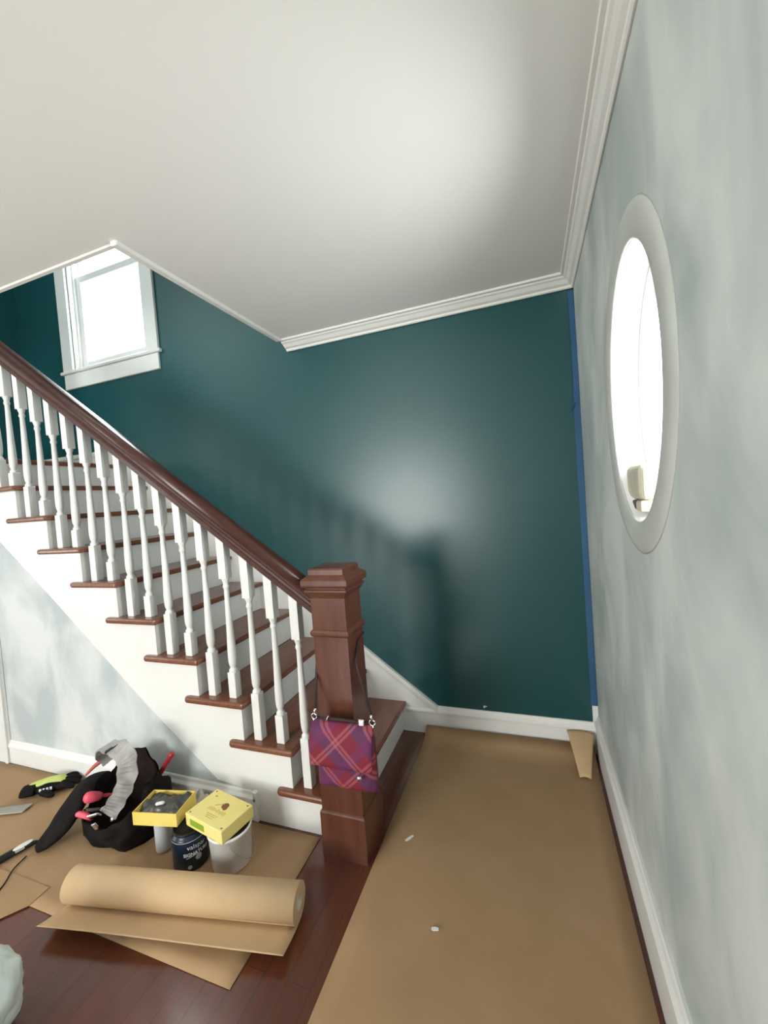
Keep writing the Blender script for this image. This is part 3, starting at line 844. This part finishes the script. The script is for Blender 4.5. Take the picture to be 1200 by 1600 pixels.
# ------------------------------------------------------------------ tool bag
TB = (-2.165, -1.075, .0062)
e = empty('tool_bag', TB, 'black canvas tool bag lying open with a grey webbing handle', 'tool bag')
def bag_shell(inner):
    bm = NB(); n, m_ = 40, 14; rings = []
    for j in range(m_+1):
        v = j/m_; ring = []
        for k in range(n):
            a = 2*PI*k/n; c, s = math.cos(a), math.sin(a)
            sq = 1/((abs(c)**2.6+abs(s)**2.6)**(1/2.6))
            rx = .175*(1-.06*v)*sq; ry = .125*(1-.04*v)*sq
            rim = .205 + .095*s + .02*c + .05*noise.noise((c*1.5, s*1.5, 2)) + .02*noise.noise((c*4, s*4, 5))
            bul = 1 + .10*math.sin(v*PI) + .12*noise.noise((c*2, s*2, v*2.5)) + .05*noise.noise((c*5, s*5, v*5))
            k_ = .955 if inner else 1
            z = max(rim*v, .012) if inner else rim*v
            ring.append(bm.verts.new((rx*c*bul*k_, (ry*s*bul)*k_ - .02*v, z)))
        rings.append(ring)
    for a_, b_ in zip(rings, rings[1:]):
        for k in range(n): bm.faces.new((a_[k], a_[(k+1) % n], b_[(k+1) % n], b_[k])).smooth = True
    bm.faces.new(rings[0])
    return bm
link('body', bag_shell(False), black, e)
link('lining', bag_shell(True), inside_m, e)
# padded side panel fallen outward onto the floor
bm = NB()
pth = smoothpath([(-.12, -.02, .220), (-.185, -.050, .195), (-.225, -.105, .125), (-.255, -.165, .055), (-.290, -.222, .014)], 6)
nn = len(pth)
tube(bm, pth, [.020+.070*math.sin(PI*min(1, .16+.80*k/(nn-1)))**.8 for k in range(nn)], 16, .42)
for v in bm.verts: v.co.z = max(0, v.co.z + .006*noise.noise(v.co*14))
link('side_panel', bm, black, e)
bm = NB(); pth = smoothpath([(-.275, .0, .205), (-.225, .015, .250), (-.150, .03, .300)], 5)
tube(bm, pth, [.007+.009*k/(len(pth)-1) for k in range(len(pth))], 8, .8)
o = link('red_trim', bm, redtrim, e); o['label'] = 'faded red binding on the rim'
bm = NB()
pth = smoothpath([(-.095, .00, .30), (-.085, -.03, .355), (-.035, -.055, .415), (.045, -.06, .425), (.120, -.065, .385), (.110, -.08, .285), (.060, -.09, .200), (.005, -.10, .135)], 5)
nn = len(pth)
ribbon(bm, pth, [.045+.030*min(1, k/14)+.006*math.sin(k*1.7) for k in range(nn)], .007, [(.30+.5*k/nn, .6-.3*k/nn, .25-.1*k/nn) for k in range(nn)])
bmesh.ops.subdivide_edges(bm, edges=bm.edges, cuts=1)
for v in bm.verts: v.co += Vector((0, .012*noise.noise(v.co*16), .008*noise.noise(v.co*16+Vector((3, 3, 3)))))
link('handle', bm, grey_w, e)
bm = NB(); bx(bm, -.010, .010, -.005, .005, -.038, .038, .003, 1)
o = link('handle_stitching_bar', bm, blk_pl, e); o.location = (.030, -.058, .425); o.rotation_euler = Vector((.4, .55, .22)).to_track_quat('Z', 'Y').to_euler()
bm = NB(); bx(bm, -.028, .028, -.006, .006, -.016, .016, .004, 1)
o = link('buckle', bm, chrome, e); o.location = (-.028, -.135, .150); o.rotation_euler = (.7, -.3, .2)
bm = NB(); bx(bm, -.010, .010, -.005, .005, -.018, .018, .003, 1)
o = link('buckle', bm, chrome, e); o.location = (-.004, -.150, .120); o.rotation_euler = (.3, -.3, .4)
bm = NB(); lathe(bm, [(.001, 0), (.009, .001), (.009, .004), (.001, .006)], 12)
o = link('rivet', bm, chrome, e); o.location = (.095, -.140, .165); o.rotation_euler = (1.2, .3, 0)
bm = NB()
bx(bm, .075, .175, -.005, .105, 0, .205, .025, 3)
for v in bm.verts: v.co += Vector((.012*noise.noise(v.co*9), .010*noise.noise(v.co*9+Vector((5, 0, 0))), .012*noise.noise(v.co*12)*(v.co.z > .1)))
link('side_pocket', bm, black, e)

# tools inside and near the bag
def grip(name, label, cat, loc, rot, parts, group=None):
    e = empty(name, loc, label, cat, group); e.rotation_euler = rot
    for nm, pr, m in parts:
        bm = NB(); lathe(bm, pr, 16); link(nm, bm, m, e)
    return e
g_ = grip('pink_screwdriver', 'round pink tool grip sticking out of the black tool bag', 'hand tool', (-2.258, -1.175, .205), (0, 0, 0),
     [('grip', [(.012, -.045), (.018, -.035), (.023, -.008), (.024, .008), (.021, .020), (.012, .028), (.002, .030)], pink), ('shank', [(.007, -.12), (.008, -.045)], red)])
g_.rotation_euler = Vector((-.28, -.72, .35)).to_track_quat('Z', 'Y').to_euler()
e = empty('pink_pliers', (-2.300, -1.180, .125), 'curved pink handled pliers lying low in the black tool bag mouth', 'hand tool')
bm = NB(); tube(bm, smoothpath([(-.040, -.008, -.022), (-.036, -.020, .006), (0, -.026, .016), (.036, -.020, .010), (.050, -.006, -.016)], 4), [.008]+[.013]*15+[.008], 10); link('handles', bm, pink, e)
bm = NB(); tube(bm, [(.0, .0, .01), (.005, .05, -.02), (.01, .08, -.04)], [.010, .008, .004], 8); link('jaws', bm, steel, e)
g_ = grip('red_handled_scraper', 'red handled tool standing in the black pocket of the tool bag', 'hand tool', (-2.028, -1.005, .235), (0, 0, 0),
     [('handle', [(.006, -.03), (.010, -.02), (.0115, .03), (.010, .075), (.0135, .12), (.0135, .135), (.008, .144), (.001, .146)], red), ('shank', [(.005, -.09), (.005, -.03)], steel)])
g_.rotation_euler = Vector((.62, .05, .80)).to_track_quat('Z', 'Y').to_euler()

# cream crumpled paper behind the yellow box
bm = NB()
def cpaper(u, v):
    return Vector(((u-.5)*.17, (v-.5)*.10, .055+.05*noise.noise((u*3.5, v*3, 7))+.022*noise.noise((u*9, v*8, 1))+.03*math.sin(u*PI)))
sheet(bm, cpaper, 20, 14, .002)
for v in bm.verts: v.co.z = max(v.co.z, 0)
o = link('crumpled_rag', bm, mat('cream_cloth', (0.55, 0.52, 0.45), 0.8, (0.36, 0.33, 0.27), 12)); o.location = (-1.845, -.965, .008)
tag(o, 'crumpled cream cloth on the floor behind the yellow boxes', 'cloth')
for v in o.data.vertices:
    pass

# work gloves
def glove(loc, rotz, label, tint):
    e = empty('work_glove', loc, label, 'glove', 'work gloves beside the tool bag', rotz=rotz)
    bm = NB(); bmesh.ops.create_icosphere(bm, subdivisions=3, radius=1)
    for v in bm.verts:
        d = 1+.12*noise.noise(v.co*2.2)
        v.co = Vector((v.co.x*.075*d, v.co.y*.052*d, max(0.0, .024+v.co.z*.026*d)))
    for f in bm.faces: f.smooth = True
    link('palm', bm, black, e)
    for k, (dy, ln, an) in enumerate(((-.036, .085, -.22), (-.012, .10, -.05), (.012, .095, .08), (.034, .078, .25))):
        bm = NB()
        tube(bm, smoothpath([(.045, dy, .024), (.045+ln*.5*math.cos(an), dy+ln*.5*math.sin(an), .034), (.045+ln*math.cos(an), dy+ln*math.sin(an), .016)], 4), [.015]*7+[.012, .006], 10)
        link('finger', bm, black, e)
    bm = NB(); tube(bm, smoothpath([(-.02, -.045, .022), (.015, -.078, .026), (.05, -.092, .016)], 4), [.017]*6+[.015, .012, .006], 10); link('thumb', bm, black, e)
    bm = NB()
    def back(u, v): return Vector((-.10+u*.20, (v-.5)*.060+.016, .050+.012*math.sin(u*PI)-.02*abs(v-.5)-.026*max(0, u-.75)/.25+.004*noise.noise((u*6, v*5, 3))))
    sheet(bm, back, 14, 6, .006); link('back_panel', bm, tint, e)
    bm = NB(); lathe(bm, [(.040, -.03), (.043, -.02), (.045, .03), (.042, .035)], 16)
    bmesh.ops.rotate(bm, verts=bm.verts, cent=(0, 0, 0), matrix=Matrix.Rotation(PI/2, 3, 'Y'))
    for v in bm.verts: v.co = Vector((v.co.x-.095, v.co.y*1.1, max(0, .026+v.co.z*.55)))
    link('cuff', bm, black, e)
    bm = NB()
    for k in range(4): bx(bm, -.03+k*.016, -.02+k*.016, -.046, -.043, .030, .046)
    o = link('white_print', bm, print_w, e); o.location = (0, -.008, .0)
    return e
glove((-2.86, -1.00, .0065), math.radians(38), 'black and lime green work glove on the kraft paper beside the tool bag', lime)

# grey trowel and small pieces at the left
e = empty('flat_grey_scraper', (-2.93, -1.185, .0066), 'flat dull grey scraper lying before the work glove', 'scraper', rotz=.42)
bm = NB(); prism(bm, [(-.14, -.022), (.12, -.030), (.13, .030), (-.14, .022)], 'z', .006, .012, .002); link('blade', bm, steel, e)
bm = NB(); bx(bm, .03, .11, -.020, .014, 0, .006, .002, 1); link('foot', bm, dkbrown, e)
bm = NB(); bx(bm, -.20, -.13, -.016, .016, .002, .024, .006, 2); link('lime_grip', bm, lime, e)
# folding knife
e = empty('utility_knife', (-2.535, -1.345, .0068), 'black utility knife with a silver oval plate next to the tool bag', 'knife', rotz=math.radians(72))
bm = NB(); tube(bm, smoothpath([(-.115, .0, .010), (-.05, .006, .014), (.03, .004, .016), (.085, -.006, .012)], 5), [.006]+[.012, .014, .016, .018, .019]+[.020]*5+[.018, .016, .013, .010, .006], 10, .7); link('body', bm, blk_pl, e)
bm = NB(); lathe(bm, [(.001, 0), (.024, 0), (.024, .0025), (.020, .004), (.001, .004)], 18, cap=False)
for v in bm.verts: v.co.x *= 1.5; v.co.y *= .62
o = link('plate', bm, can_wh, e); o.location = (.035, -.004, .0285)
bm = NB(); bx(bm, -.016, .016, -.006, .006, 0, .004); bx(bm, -.010, .010, -.003, .003, .004, .0045, mi=0)
o = link('clip', bm, chrome, e); o.location = (.02, -.017, .024); o.rotation_euler = (.6, 0, 0)
bm = NB(); tube(bm, smoothpath([(-2.47, -1.33, .012), (-2.452, -1.39, .0095), (-2.41, -1.44, .0095), (-2.385, -1.485, .0095), (-2.37, -1.56, .0095), (-2.40, -1.62, .0095)], 5), .0028, 6)
tag(link('cord', bm, blk_pl), 'thin black cord trailing from the knife over the kraft paper', 'cord')

# clear plastic bag
bm = NB(); bmesh.ops.create_icosphere(bm, subdivisions=5, radius=1)
for v in bm.verts:
    p = v.co.copy(); d = 1+.16*noise.noise(p*1.8)+.07*noise.noise(p*4.5)+.04*abs(noise.noise(p*9))
    v.co = Vector((p.x*.165*d, p.y*.15*d, max(0, .125+p.z*.135*d)))
for f in bm.faces: f.smooth = True
o = link('plastic_bag', bm, clear_bag); o.location = (-1.872, -1.835, .0)
tag(o, 'bulging pale translucent plastic bag standing on the wooden floor', 'plastic bag')

# cream container inside the oval window reveal
e = empty('cream_container', (.045, -1.00, OZ-OB+.022), 'small rounded cream container sitting in the bottom of the oval window', 'container')
bm = NB(); bx(bm, -.035, .035, -.085, .085, .030, .140, .024, 4); link('body', bm, cream, e)
bm = NB(); bx(bm, -.033, .033, -.080, -.022, .0, .032, .006, 2); link('base', bm, cream, e)
bm = NB(); bx(bm, -.033, .033, -.020, .080, .0, .032, .006, 2); link('dark_base', bm, dkbrown, e)
bm = NB(); bx(bm, -.026, .026, -.089, -.084, .045, .125, .002, 1); link('front_panel', bm, cream, e)
